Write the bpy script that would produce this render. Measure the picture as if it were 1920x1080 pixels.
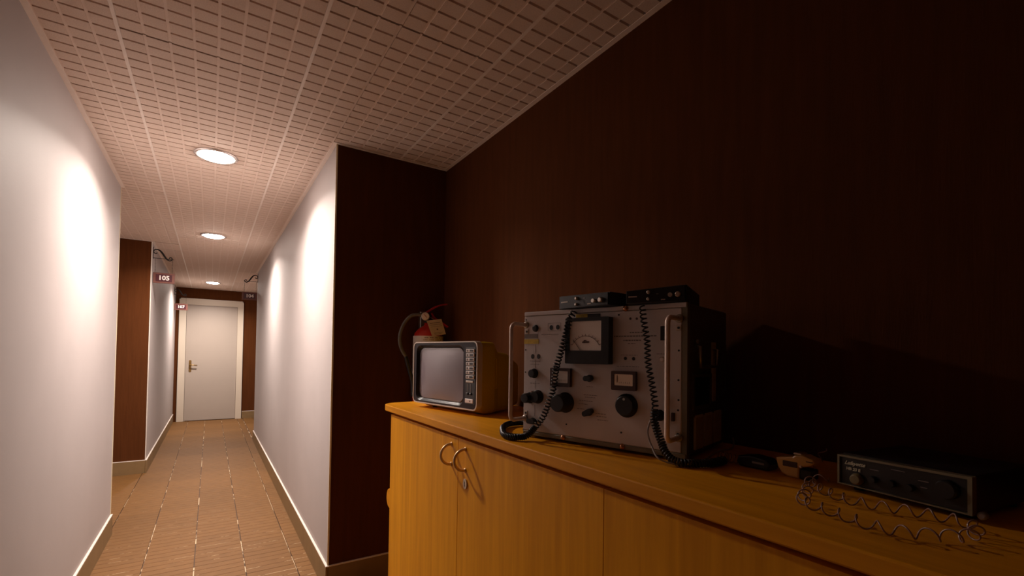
import bpy, bmesh, math, random
from mathutils import Vector, Matrix
random.seed(7)
for o in list(bpy.data.objects): bpy.data.objects.remove(o)
S = bpy.context.scene
C = S.collection
PI = math.pi

# ---------------------------------------------------------------- camera
cam = bpy.data.cameras.new('camera'); cam_o = bpy.data.objects.new('camera', cam); C.objects.link(cam_o)
r = Vector((0.83861686, -0.54454445, 0.01389613)); u = Vector((-0.02374201, -0.01105344, 0.99965701))
f = Vector((0.54420408, 0.83865915, 0.02219818))
M = Matrix.Identity(4)
for i in range(3):
    M[i][0] = r[i]; M[i][1] = u[i]; M[i][2] = -f[i]
M[0][3], M[1][3], M[2][3] = 0, 0, 1.3
cam_o.matrix_world = M
cam.sensor_width = 36; cam.lens = 871.57*36/1920; cam.shift_y = 106.4/1920; cam.clip_start = .02; cam.clip_end = 100
S.camera = cam_o
# ---------------------------------------------------------------- world, exposure
w = bpy.data.worlds.new('world'); S.world = w; w.use_nodes = True
w.node_tree.nodes['Background'].inputs[0].default_value = (0, 0, 0, 1)
w.node_tree.nodes['Background'].inputs[1].default_value = 0
S.view_settings.view_transform = 'Standard'; S.view_settings.look = 'None'
S.view_settings.exposure = 0.5; S.view_settings.gamma = 1; S.view_settings.use_curve_mapping = False
LAMP = 80.0                        # radiance of the lamp diffusers
LAMP_W = 30.0                      # the light each lamp throws down (its reflector keeps it off the horizontal)
LAMP_COL = (1.0, .865, .765)
try:
    S.cycles.diffuse_bounces = 8; S.cycles.max_bounces = 12
except Exception: pass

# ---------------------------------------------------------------- materials
def node_mat(name):
    m = bpy.data.materials.new(name); m.use_nodes = True
    nt = m.node_tree; return m, nt, nt.nodes['Principled BSDF']
def mat(name, col, rough=.5, metal=0, var=.12, scale=30, bump=0, bscale=None, stretch=(1,1,1), coat=0, rnd=0, spec=.5):
    m, nt, b = node_mat(name); N = nt.nodes; L = nt.links
    tc = N.new('ShaderNodeTexCoord'); mp = N.new('ShaderNodeMapping'); mp.inputs['Scale'].default_value = stretch
    L.new(tc.outputs['Object'], mp.inputs['Vector'])
    n = N.new('ShaderNodeTexNoise'); n.inputs['Scale'].default_value = scale; n.inputs['Detail'].default_value = 4
    L.new(mp.outputs[0], n.inputs['Vector'])
    cr = N.new('ShaderNodeValToRGB'); e = cr.color_ramp.elements
    e[0].position = .3; e[1].position = .7
    e[0].color = tuple(c*(1-var) for c in col) + (1,); e[1].color = tuple(min(1, c*(1+var)) for c in col) + (1,)
    L.new(n.outputs['Fac'], cr.inputs['Fac'])
    out = cr.outputs['Color']
    if rnd:
        oi = N.new('ShaderNodeObjectInfo'); hs = N.new('ShaderNodeHueSaturation')
        mr = N.new('ShaderNodeMapRange'); mr.inputs['To Min'].default_value = 1-rnd; mr.inputs['To Max'].default_value = 1+rnd
        L.new(oi.outputs['Random'], mr.inputs['Value']); L.new(mr.outputs[0], hs.inputs['Value']); L.new(out, hs.inputs['Color'])
        out = hs.outputs['Color']
    L.new(out, b.inputs['Base Color'])
    b.inputs['Roughness'].default_value = rough; b.inputs['Metallic'].default_value = metal
    b.inputs['Coat Weight'].default_value = coat; b.inputs['Specular IOR Level'].default_value = spec
    if bump:
        n2 = N.new('ShaderNodeTexNoise'); n2.inputs['Scale'].default_value = bscale or scale*4; n2.inputs['Detail'].default_value = 5
        L.new(mp.outputs[0], n2.inputs['Vector'])
        bp = N.new('ShaderNodeBump'); bp.inputs['Strength'].default_value = bump; bp.inputs['Distance'].default_value = .002
        L.new(n2.outputs['Fac'], bp.inputs['Height']); L.new(bp.outputs[0], b.inputs['Normal'])
    return m
def wood(name, c0, c1, stretch, rough=.38):
    m, nt, b = node_mat(name); N = nt.nodes; L = nt.links
    tc = N.new('ShaderNodeTexCoord'); mp = N.new('ShaderNodeMapping'); mp.inputs['Scale'].default_value = stretch
    L.new(tc.outputs['Object'], mp.inputs['Vector'])
    n = N.new('ShaderNodeTexNoise'); n.inputs['Scale'].default_value = 1.0; n.inputs['Detail'].default_value = 7; n.inputs['Roughness'].default_value = .65
    n.inputs['Distortion'].default_value = .4
    L.new(mp.outputs[0], n.inputs['Vector'])
    cr = N.new('ShaderNodeValToRGB'); e = cr.color_ramp.elements; e[0].position = .25; e[1].position = .72
    e[0].color = c0 + (1,); e[1].color = c1 + (1,)
    L.new(n.outputs['Fac'], cr.inputs['Fac']); L.new(cr.outputs['Color'], b.inputs['Base Color'])
    b.inputs['Roughness'].default_value = rough; b.inputs['Specular IOR Level'].default_value = .22
    bp = N.new('ShaderNodeBump'); bp.inputs['Strength'].default_value = .15; bp.inputs['Distance'].default_value = .001
    L.new(n.outputs['Fac'], bp.inputs['Height']); L.new(bp.outputs[0], b.inputs['Normal'])
    return m
def joint_mat():
    m, nt, b = node_mat('joint'); N = nt.nodes; L = nt.links
    g = N.new('ShaderNodeNewGeometry'); mp = N.new('ShaderNodeMapping'); mp.inputs['Scale'].default_value = (3.2, 2.0, 1)
    L.new(g.outputs['Position'], mp.inputs['Vector'])
    n = N.new('ShaderNodeTexNoise'); n.inputs['Scale'].default_value = 1.6; n.inputs['Detail'].default_value = 5; n.inputs['Roughness'].default_value = .7
    L.new(mp.outputs[0], n.inputs['Vector'])
    cr = N.new('ShaderNodeValToRGB'); e = cr.color_ramp.elements; e[0].position = .515; e[1].position = .55
    e[0].color = (.09, .05, .03, 1); e[1].color = (.70, .54, .36, 1)
    L.new(n.outputs['Fac'], cr.inputs['Fac']); L.new(cr.outputs['Color'], b.inputs['Base Color']); b.inputs['Roughness'].default_value = .8
    return m
def groove_mat():
    m = joint_mat(); m.name = 'groove'
    cr = [n for n in m.node_tree.nodes if n.type == 'VALTORGB'][0]; mp = [n for n in m.node_tree.nodes if n.type == 'MAPPING'][0]
    mp.inputs['Scale'].default_value = (3.6, 17, 1); e = cr.color_ramp.elements
    e[0].position = .54; e[1].position = .575; e[0].color = (.12, .055, .02, 1); e[1].color = (.80, .60, .38, 1)
    return m
def emit(name, col, s):
    m, nt, b = node_mat(name); b.inputs['Base Color'].default_value = (.8, .8, .8, 1)
    b.inputs['Emission Color'].default_value = col + (1,); b.inputs['Emission Strength'].default_value = s
    return m
MT = dict(
    white=mat('wall_paint', (.45, .405, .40), .6, var=.03, scale=3, bump=.12, bscale=160),
    brown=mat('brown_wall', (.090, .029, .009), .85, spec=.05, var=.10, scale=5, stretch=(8, 8, .6), bump=.35, bscale=30),
    ceil=mat('ceiling_fibre', (.80, .66, .57), .85, var=.08, scale=220, bump=.5, bscale=700, rnd=.05),
    bar=mat('ceiling_bar', (.92, .82, .75), .5, var=.03),
    ceilrib=mat('ceiling_rib', (.86, .73, .65), .7, var=.03, rnd=.04),
    slab=mat('slab', (.3, .25, .2), .9),
    tile=mat('terracotta', (.165, .076, .021), .6, spec=.25, var=.09, scale=16, bump=.25, bscale=120, rnd=.08, stretch=(1, 2, 1)),
    joint=joint_mat(), groove=groove_mat(),
    base=mat('skirting_tile', (.23, .145, .065), .45, var=.10, scale=9, bump=.1),
    cap=mat('skirting_cap', (.74, .66, .60), .5, var=.05),
    bead=mat('corner_bead', (.78, .68, .48), .4, var=.03),
    doorw=mat('door_paint', (.44, .375, .325), .45, var=.02, scale=2),
    framew=mat('frame_paint', (.66, .58, .48), .45, var=.02, scale=2),
    brass=mat('brass', (.30, .18, .06), .35, metal=.7, var=.1),
    iron=mat('wrought_iron', (.02, .016, .014), .5, metal=.4, var=.2, bump=.3),
    signw=mat('sign_wood', (.14, .045, .032), .55, var=.15, scale=20, stretch=(1, 1, 6)),
    signp=mat('sign_plate', (.06, .008, .014), .4, var=.05),
    digit=mat('digit_paint', (.85, .78, .74), .5, var=.02),
    chrome=mat('chrome', (.72, .66, .60), .28, metal=.9, var=.05, scale=40),
    handle=mat('satin_handle', (.92, .76, .67), .4, metal=.25, var=.08, scale=60),
    steel=mat('steel', (.45, .42, .38), .35, metal=.9, var=.1),
    oakv=wood('oak_vertical', (.62, .235, .004), (.88, .38, .012), (26, 26, 1.3)),
    oakh=wood('oak_along', (.58, .215, .004), (.86, .355, .014), (24, 1.4, 24)),
    dark=mat('dark_gap', (.012, .008, .006), .8),
    panel=mat('grey_enamel', (.64, .575, .56), .5, var=.09, scale=7, bump=.15, bscale=90),
    case=mat('olive_case', (.20, .175, .115), .5, var=.12, scale=10, bump=.1),
    vent=mat('vent_enamel', (.55, .45, .28), .5),
    caseside=mat('case_side', (.10, .075, .06), .6, var=.15, scale=10),
    black=mat('black_plastic', (.012, .011, .012), .32, var=.2),
    blackm=mat('black_matt', (.02, .018, .018), .6, var=.2),
    dial=mat('dial_card', (.95, .88, .82), .5, var=.04, scale=12),
    dialy=mat('dial_card_yellowed', (.92, .76, .60), .5, var=.05, scale=12),
    ink=mat('ink', (.12, .06, .05), .6),
    print_=mat('faded_print', (.19, .155, .145), .6),
    yellow=mat('yellow_label', (.62, .43, .03), .5, var=.25, scale=90),
    brownp=mat('brown_bakelite', (.06, .025, .018), .35, var=.1),
    cream=mat('cream_plastic', (.62, .52, .44), .35, var=.03),
    mustard=mat('mustard_plastic', (.60, .41, .008), .6, spec=.08, var=.06, scale=6),
    bezel=mat('bezel', (.020, .015, .021), .4, var=.1, spec=.18),
    screen=mat('screen_glass', (.225, .188, .218), .3, var=.03, scale=3, coat=.35),
    knobw=mat('pearl_button', (.80, .72, .70), .3, var=.04),
    red=mat('red_paint', (.60, .025, .012), .3, var=.06, coat=.4),
    redd=mat('red_lever', (.50, .02, .03), .4, var=.06),
    paper=mat('paper', (.78, .66, .55), .7, var=.05, scale=40),
    labelw=mat('sticker', (.72, .66, .60), .5, var=.03),
    rubber=mat('hose_rubber', (.13, .125, .11), .55, var=.15),
    amber=mat('amber_plastic', (.70, .42, .12), .28, var=.06, coat=.5),
    wirep=mat('cord_skin', (.30, .17, .14), .22, var=.15, coat=.6),
    greyw=mat('grey_cable', (.30, .27, .27), .45),
    frameb=mat('radio_trim', (.20, .165, .10), .35, metal=.3, var=.15),
    textg=mat('radio_lettering', (.50, .45, .32), .5),
    copper=mat('copper_screw', (.60, .28, .14), .25, metal=.8),
    lamp=emit('lamp_diffuser', LAMP_COL, LAMP),
    lampring=mat('lamp_ring', (.75, .70, .68), .25, metal=.6, var=.02),
)

# ---------------------------------------------------------------- mesh helpers
class MB:
    def __init__(s): s.b = bmesh.new()
    def _mi(s, faces, mi):
        for f_ in faces: f_.material_index = mi
    def box(s, x0, y0, z0, x1, y1, z1, bev=0, mi=0, seg=1):
        t = bmesh.new()
        g = bmesh.ops.create_cube(t, size=1)
        for v in g['verts']:
            v.co = Vector(((x0+x1)/2 + v.co.x*(x1-x0), (y0+y1)/2 + v.co.y*(y1-y0), (z0+z1)/2 + v.co.z*(z1-z0)))
        if bev: bmesh.ops.bevel(t, geom=list(t.edges), offset=bev, segments=seg, affect='EDGES', profile=.5)
        s.merge(t, mi); return s
    def merge(s, t, mi=None, mtx=None):
        if mtx is not None: bmesh.ops.transform(t, matrix=mtx, verts=t.verts)
        mp = {v: s.b.verts.new(v.co) for v in t.verts}
        for f_ in t.faces:
            try: nf = s.b.faces.new([mp[v] for v in f_.verts])
            except ValueError: continue
            nf.material_index = f_.material_index if mi is None else mi; nf.smooth = f_.smooth
        t.free()
    def rings(s, rings, mi=0, closed=False, caps=True, smooth=True):
        R = [[s.b.verts.new(p) for p in ring] for ring in rings]
        n = len(R[0]); m = len(R)
        for i in range(m if closed else m-1):
            a, b_ = R[i], R[(i+1) % m]
            for j in range(n):
                try:
                    f_ = s.b.faces.new([a[j], a[(j+1) % n], b_[(j+1) % n], b_[j]]); f_.material_index = mi; f_.smooth = smooth
                except ValueError: pass
        if caps and not closed:
            for ring in (R[0][::-1], R[-1]):
                try: f_ = s.b.faces.new(ring); f_.material_index = mi
                except ValueError: pass
        return s
    def tube(s, pts, rad, n=8, mi=0, closed=False, radii=None):
        pts = [Vector(p) for p in pts]; m = len(pts); rings = []
        t0 = (pts[1]-pts[0]).normalized(); ref = Vector((0, 0, 1)) if abs(t0.z) < .9 else Vector((1, 0, 0))
        a = t0.cross(ref).normalized()
        for i, p in enumerate(pts):
            if closed: t = pts[(i+1) % m]-pts[i-1]
            else: t = pts[min(i+1, m-1)]-pts[max(i-1, 0)]
            t = t.normalized(); a = (a - t*a.dot(t)).normalized(); b_ = t.cross(a)
            rr = radii[i] if radii else rad
            rings.append([p + (a*math.cos(2*PI*k/n) + b_*math.sin(2*PI*k/n))*rr for k in range(n)])
        return s.rings(rings, mi, closed)
    def cyl(s, p0, p1, r0, r1=None, n=20, mi=0, smooth=True):
        p0, p1 = Vector(p0), Vector(p1); r1 = r0 if r1 is None else r1
        t = (p1-p0).normalized(); ref = Vector((0, 0, 1)) if abs(t.z) < .9 else Vector((1, 0, 0))
        a = t.cross(ref).normalized(); b_ = t.cross(a)
        rg = [[p + (a*math.cos(2*PI*k/n)+b_*math.sin(2*PI*k/n))*q for k in range(n)] for p, q in ((p0, r0), (p1, r1))]
        return s.rings(rg, mi, smooth=smooth)
    def lathe(s, o, axis, prof, n=24, mi=0):          # prof: (distance along axis, radius)
        o = Vector(o); t = Vector(axis).normalized(); ref = Vector((0, 0, 1)) if abs(t.z) < .9 else Vector((1, 0, 0))
        a = t.cross(ref).normalized(); b_ = t.cross(a)
        rg = [[o + t*h + (a*math.cos(2*PI*k/n)+b_*math.sin(2*PI*k/n))*max(q, 1e-5) for k in range(n)] for h, q in prof]
        return s.rings(rg, mi)
    def prism(s, poly, fn, h0, h1, mi=0, bev=0, smooth=False):   # poly 2D, fn(a,b,h) -> xyz
        t = bmesh.new()
        A = [t.verts.new(fn(a, b_, h0)) for a, b_ in poly]; B = [t.verts.new(fn(a, b_, h1)) for a, b_ in poly]
        n = len(poly)
        t.faces.new(A[::-1]); t.faces.new(B)
        for j in range(n):
            f_ = t.faces.new([A[j], A[(j+1) % n], B[(j+1) % n], B[j]]); f_.smooth = smooth
        bmesh.ops.recalc_face_normals(t, faces=list(t.faces))
        if bev:
            ed = [e for e in t.edges if len(e.link_faces) == 2 and any(len(f_.verts) == n and n > 4 for f_ in e.link_faces)] if n > 4 else list(t.edges)
            bmesh.ops.bevel(t, geom=ed, offset=bev, segments=2, affect='EDGES', profile=.5)
        s.merge(t, mi); return s
    def frame(s, outer, inner, fn, h0, h1, mi=0):     # ring between two loops of equal count
        L = [[fn(a, b_, h) for a, b_ in loop] for loop, h in ((outer, h0), (outer, h1), (inner, h1), (inner, h0))]
        return s.rings(L, mi, closed=True, smooth=False)
    def build(s, name, mats, parent=None, recalc=True):
        if recalc: bmesh.ops.recalc_face_normals(s.b, faces=list(s.b.faces))
        me = bpy.data.meshes.new(name); s.b.to_mesh(me); s.b.free()
        for m in (mats if isinstance(mats, (list, tuple)) else [mats]): me.materials.append(MT[m])
        return link(name, me, parent)
def link(name, me, parent=None):
    o = bpy.data.objects.new(name, me); C.objects.link(o)
    if parent is not None: o.parent = parent
    return o
def thing(name, label, cat, loc=(0, 0, 0), rz=0, group=None):
    o = bpy.data.objects.new(name, None); C.objects.link(o); o.location = loc; o.rotation_euler = (0, 0, rz)
    o.empty_display_size = .05
    return tag(o, label, cat, group)
def tag(o, label, cat, group=None):
    o['label'] = label; o['category'] = cat
    if group: o['group'] = group
    return o
def struct(o): o['kind'] = 'structure'; return o
def rrect(x0, z0, x1, z1, rad, n=5):
    P = []
    for cx, cz, a0 in ((x1-rad, z1-rad, 0), (x0+rad, z1-rad, PI/2), (x0+rad, z0+rad, PI), (x1-rad, z0+rad, 1.5*PI)):
        for k in range(n+1):
            a = a0 + PI/2*k/n; P.append((cx+rad*math.cos(a), cz+rad*math.sin(a)))
    return P
def circ(cx, cz, ra, rb=None, n=20):
    rb = rb or ra
    return [(cx+ra*math.cos(2*PI*k/n), cz+rb*math.sin(2*PI*k/n)) for k in range(n)]
XZ = lambda a, b_, h: (a, h, b_)          # outline in the x-z plane, thickness along y
XY = lambda a, b_, h: (a, b_, h)
YZ = lambda a, b_, h: (h, a, b_)
def spline(P, n=8, closed=False):
    P = [Vector(p) for p in P]; m = len(P); out = []
    for i in range(m if closed else m-1):
        g = (lambda k: P[k % m]) if closed else (lambda k: P[min(max(k, 0), m-1)])
        a, b_, c, d = g(i-1), g(i), g(i+1), g(i+2)
        for k in range(n):
            t = k/n
            out.append(.5*((2*b_)+(c-a)*t+(2*a-5*b_+4*c-d)*t*t+(3*b_-a-3*c+d)*t**3))
    if not closed: out.append(P[-1])
    return out
def resample(P, step):
    out = [P[0]]; acc = 0
    for a, b_ in zip(P, P[1:]):
        L = (b_-a).length
        if L < 1e-9: continue
        p = step-acc
        while p <= L:
            out.append(a+(b_-a)*(p/L)); p += step
        acc = (acc+L) % step if L+acc >= step else acc+L
    return out
def helix(path, R, pitch, wr, n=5, steps=10, phase=0):
    """a coiled cord: a thin wire wound round the smooth path"""
    P = resample(path, pitch/steps); out = []
    t0 = (P[1]-P[0]).normalized(); ref = Vector((0, 0, 1)) if abs(t0.z) < .9 else Vector((1, 0, 0)); a = t0.cross(ref).normalized()
    for i, p in enumerate(P):
        t = (P[min(i+1, len(P)-1)]-P[max(i-1, 0)]).normalized(); a = (a-t*a.dot(t)).normalized(); b_ = t.cross(a)
        an = 2*PI*i/steps+phase; rr = R(i/len(P)) if callable(R) else R
        out.append(p+(a*math.cos(an)+b_*math.sin(an))*rr)
    return out
def text_mesh(txt, size, depth=.0008, shear=0, bold=0):
    cu = bpy.data.curves.new('lettering', 'FONT'); cu.body = txt; cu.size = size; cu.extrude = depth; cu.align_x = 'CENTER'; cu.align_y = 'CENTER'
    cu.shear = shear; cu.offset = bold; cu.resolution_u = 2
    o = bpy.data.objects.new('lettering', cu); C.objects.link(o)
    bpy.context.view_layer.update()
    me = bpy.data.meshes.new_from_object(o.evaluated_get(bpy.context.evaluated_depsgraph_get()))
    bpy.data.objects.remove(o); bpy.data.curves.remove(cu)
    return me
def lettering(name, txt, size, m, parent, loc, rot=(PI/2, 0, 0), shear=0, bold=0, depth=.0008):
    me = text_mesh(txt, size, depth, shear, bold); me.materials.clear(); me.materials.append(MT[m])
    o = link(name, me, parent); o.location = loc; o.rotation_euler = rot
    return o

# ---------------------------------------------------------------- room shell
ZC = 2.459; XL = -.5606; XR = .5638; XD = 1.2288; YC = 2.685; YL = 4.287; X2 = -.5465; Y2 = 6.248; YE = 10.449; YR = 7.808
ZS = ZC+.018
floor = struct(MB().box(-1.9, -1.5, -.12, 2.3, YE+.1, -.0095, mi=0).build('floor', 'joint'))
ceiling = struct(MB().box(-1.9, -1.5, ZS, 2.3, YE+.1, ZS+.15).build('ceiling', 'slab'))
def wallbox(name, x0, y0, x1, y1, m='white', brown_near=False):
    b = MB(); b.box(x0, y0, -.1, x1, y1, ZS+.05)
    if brown_near:
        b.b.faces.ensure_lookup_table(); bmesh.ops.recalc_face_normals(b.b, faces=list(b.b.faces))
        for f_ in b.b.faces:
            if f_.normal.y < -.9: f_.material_index = 1
    return struct(b.build(name, [m, 'brown'] if brown_near else m))
wl = wallbox('wall_left', -1.9, -1.5, XL, YL)
w2 = wallbox('wall_left_far', -1.9, Y2, X2, YE, brown_near=True)
wr = wallbox('wall_right_corridor', XR, YC, 1.5, YR, brown_near=True)
wallbox('wall_right', XD, -1.5, XD+.12, YC, 'brown')
wallbox('wall_end', -1.9, YE, 2.3, YE+.12, 'brown')
wallbox('wall_back', -.7, -1.6, 1.5, -1.5, 'brown')
wallbox('wall_left_recess', -2.0, YL-.1, -1.9, Y2+.1, 'white')
wallbox('wall_right_passage', 2.3, YR-.2, 2.4, YE+.1, 'white')
MB().box(XL-.004, YL-.006, 0, XL+.0025, YL+.0025, ZC).build('corner_bead', 'bead', wl)
MB().box(XR-.0025, YC-.0025, 0, XR+.006, YC+.005, ZC).build('corner_bead', 'bead', wr)
MB().box(X2-.005, Y2-.0025, 0, X2+.0025, Y2+.005, ZC).build('corner_bead', 'cap', w2)
# skirting
BH = .1405
def skirt(name, segs):
    o = None
    for x0, y0, x1, y1 in segs:
        b = MB().box(x0, y0, -.002, x1, y1, BH-.006, bev=.002)
        if o is None: o = struct(b.build(name, 'base'))
        else: b.build('return_piece', 'base', o)
        MB().box(x0, y0, BH-.0062, x1, y1, BH, bev=.001).build('cap_strip', 'cap', o)
skirt('baseboard_left', [(XL-.001, -1.5, XL+.012, YL+.010), (-1.9, YL-.001, XL-.002, YL+.012)])
skirt('baseboard_left_far', [(X2-.001, Y2-.012, X2+.012, YE-.001), (-1.9, Y2-.012, X2-.002, Y2+.001)])
skirt('baseboard_right', [(XR-.012, YC-.012, XR+.001, YR+.01)])
skirt('baseboard_recess', [(XR+.002, YC-.012, XD, YC+.001)])
skirt('baseboard_end', [(.541, YE-.012, 2.3, YE+.001)])
# ceiling edge angles
trim = [(XR-.020, YC-.022, XR, YC), (XL, -1.5, XL+.022, YL), (X2, Y2, X2+.020, YE), (XR-.020, YC, XR, YR), (XD-.022, -1.5, XD, YC), (XR, YC-.022, XD-.022, YC), (-1.9, Y2-.02, X2, Y2)]
for i, (x0, y0, x1, y1) in enumerate(trim):
    struct(MB().box(x0, y0, ZC-.0015, x1, y1, ZS).build('trim_%d' % (i+1), 'bar'))
# ceiling tiles: every tile a mesh with its ribs, pads and slots
tile_cache = {}
PX, PY = .077, .0687
def ceil_tile(x0, x1, y0, y1, cx, cy):
    """clip of a tile whose pattern starts at (cx, cy)"""
    key = tuple(round(v, 4) for v in (x1-x0, y1-y0, x0-cx, y0-cy))
    if key not in tile_cache:
        def cuts(a0, a1, c, p, kinds):
            e = [(a0, None)]; k = math.floor((a0-c)/p)-1; seg = []
            while c+k*p < a1:
                for s0, s1, kd in kinds:
                    a, b_ = max(a0, c+k*p+s0), min(a1, c+k*p+s1)
                    if b_-a > 1e-4: seg.append((a-a0, b_-a0, kd))
                k += 1
            return seg
        sx = cuts(x0, x1, cx, PX, [(-.0048, .0048, 'r'), (.0048, PX-.0048, 'p')])
        sy = cuts(y0, y1, cy, PY, [(-.0050, .0050, 's'), (.0050, PY-.0050, 'p')])
        H = lambda i, j: .0 if not (0 <= i < len(sx) and 0 <= j < len(sy)) else (.0022 if sx[i][2] == 'r' else (.0150 if sy[j][2] == 's' else 0))
        b = bmesh.new(); vc = {}
        def V(x, y, z):
            k = (round(x, 5), round(y, 5), round(z, 5))
            if k not in vc: vc[k] = b.verts.new(k)
            return vc[k]
        def F(*q):
            try: b.faces.new([V(*p) for p in q])
            except ValueError: pass
        for i, (a, c, _) in enumerate(sx):
            for j, (p, q, _) in enumerate(sy):
                h = H(i, j); F((a, p, h), (a, q, h), (c, q, h), (c, p, h)); b.faces.ensure_lookup_table(); b.faces[-1].material_index = 1 if sx[i][2] == 'r' else 0
                if i+1 < len(sx):
                    g = H(i+1, j)
                    if g != h: F((c, p, h), (c, q, h), (c, q, g), (c, p, g)) if g > h else F((c, p, h), (c, p, g), (c, q, g), (c, q, h))[::1] if False else F((c, p, g), (c, q, g), (c, q, h), (c, p, h))
                if j+1 < len(sy):
                    g = H(i, j+1)
                    if g != h: F((a, q, h), (c, q, h), (c, q, g), (a, q, g))
        W, D = x1-x0, y1-y0; T = .0155
        F((0, 0, T), (W, 0, T), (W, D, T), (0, D, T))
        for P, Q in (((0, 0), (W, 0)), ((W, 0), (W, D)), ((W, D), (0, D)), ((0, D), (0, 0))):
            v = [b.verts.new((P[0], P[1], .0023)), b.verts.new((Q[0], Q[1], .0023)), b.verts.new((Q[0], Q[1], T)), b.verts.new((P[0], P[1], T))]
            b.faces.new(v)
        me = bpy.data.meshes.new('ceiling_tile'); b.to_mesh(me); b.free(); me.materials.append(MT['ceil']); me.materials.append(MT['ceilrib']); tile_cache[key] = me
    o = link('ceiling_tile', tile_cache[key], ceiling); o.location = (x0, y0, ZC); return o
TL = 1.2365; g = .0025
def column(xa, xb, cx, joints, y_lo, y_hi):
    js = [j for j in joints if y_lo < j < y_hi]; ys = [y_lo]+js+[y_hi]
    for a, b_ in zip(ys, ys[1:]):
        if b_-a < .03: continue
        # pattern origin: the joint that starts this tile (or would start it)
        cy = a if a in js else (b_-TL if b_ in js else a)
        ceil_tile(xa, xb, a+g, b_-g, cx, cy)
R0, R1, R2 = -.308, .308, .924
hb = .0065
jc = [.9235+TL*k for k in range(-2, 5) if .9235+TL*k < 6.5]+[6.61, 7.846, 9.083, 10.32]
jr = [.3435+TL*k for k in range(-2, 6) if .3435+TL*k < 6.3]+[6.61, 7.846, 9.083, 10.32]
jl = [1.50+TL*k for k in range(-3, 5) if 1.50+TL*k < 6.3]+[6.61, 7.846, 9.083, 10.32]
column(R0+hb, R1-hb, R0, jc, -1.5, YE)
column(XR-.0195, R2-hb, R1, jr, -1.5, YC-.022); column(R1+hb, XR-.020, R1, jr, -1.5, YR)
column(R1+hb, R2-hb, R1, jr, YR, YE)
column(R2+hb, XD-.022, R2, jc, -1.5, YC-.022)
column(R2+hb, 1.54-hb, R2, jc, YR, YE); column(1.54+hb, 2.156, 1.54, jc, YR, YE)
column(XL+.022, R0-hb, R0-.616, jl, -1.5, YL)
column(R0-.616+hb, R0-hb, R0-.616, jl, YL, Y2-.02); column(-1.54+hb, R0-.616-hb, -1.54, jc, YL, Y2-.02)
column(X2+.020, R0-hb, R0-.616, jl, Y2, YE)
def runner(x, y0, y1): MB().box(x-hb+.0005, y0, ZC-.001, x+hb-.0005, y1, ZS).build('ceiling_runner', 'bar', ceiling)
runner(R0, -1.5, YE); runner(R1, -1.5, YE); runner(R2, -1.5, YC-.022); runner(R2, YR, YE); runner(R0-.616, YL, Y2-.02); runner(1.54, YR, YE)

# ---------------------------------------------------------------- floor tiles
ft_cache = {}
TS = .2590; JG = .0058
def floor_tile_mesh(w_, d_):
    key = (round(w_, 4), round(d_, 4))
    if key in ft_cache: return ft_cache[key]
    b = MB(); n = 4 if d_ > .2 else max(1, int(d_/.0647)); pr = [(0, -.0095), (0, -.0012), (.0015, 0)]
    for k in range(1, n):
        y = d_*k/n; pr += [(y-.0030, 0, ), (y-.0021, -.0012), (y+.0021, -.0012), (y+.0030, 0)]
    pr += [(d_-.0015, 0), (d_, -.0012), (d_, -.0095)]
    A = [b.b.verts.new((0.0, y, z)) for y, z in pr]; B = [b.b.verts.new((w_, y, z)) for y, z in pr]
    for i in range(len(pr)-1):
        f_ = b.b.faces.new([A[i], A[i+1], B[i+1], B[i]])
        if pr[i][1] < -.0011 and pr[i+1][1] < -.0011 and 0 < i < len(pr)-2: f_.material_index = 1
    b.b.faces.new(A); b.b.faces.new(B[::-1])
    bmesh.ops.recalc_face_normals(b.b, faces=list(b.b.faces))
    me = bpy.data.meshes.new('floor_tile'); b.b.to_mesh(me); b.b.free(); me.materials.append(MT['tile']); me.materials.append(MT['groove'])
    ft_cache[key] = me; return me
def tiles(x_lo, x_hi, y_lo, y_hi, joined=False):
    k = math.floor((x_lo+.310)/TS); ob = []
    while -.310+k*TS < x_hi-.01:
        a, c = max(x_lo, -.310+k*TS+JG/2), min(x_hi, -.310+(k+1)*TS-JG/2); j = math.floor((y_lo-3.918)/TS)
        while 3.918+j*TS < y_hi-.01:
            p, q = max(y_lo, 3.918+j*TS+.0018), min(y_hi, 3.918+(j+1)*TS-.0018)
            if c-a > .012 and q-p > .012:
                o = link('floor_tile', floor_tile_mesh(c-a, q-p), floor); o.location = (a, p, 0); ob.append(o)
            j += 1
        k += 1
    if joined:
        B = bmesh.new()
        for o in ob:
            t = o.data.copy(); t.transform(Matrix.Translation(o.location)); B.from_mesh(t); bpy.data.meshes.remove(t); bpy.data.objects.remove(o)
        me = bpy.data.meshes.new('floor_tiles'); B.to_mesh(me); B.free(); me.materials.append(MT['tile']); me.materials.append(MT['groove'])
        o = link('floor_tiles', me, floor); o['kind'] = 'stuff'
SY1 = 3.918+TS; SY2 = 3.918+9*TS
tiles(XL+.012, XR-.012, YC-.012, SY1); tiles(-.5685, XR-.012, SY1, SY2); tiles(X2+.012, XR-.012, SY2, YE)
tiles(-1.35, -.5690, YL+.012, Y2-.012); tiles(XR, 1.6, YR+.012, YE-.012)
tiles(XL+.012, XD, 1.85, YC-.012)
tiles(XL+.012, XD, -1.5, 1.85-JG, True)

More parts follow.
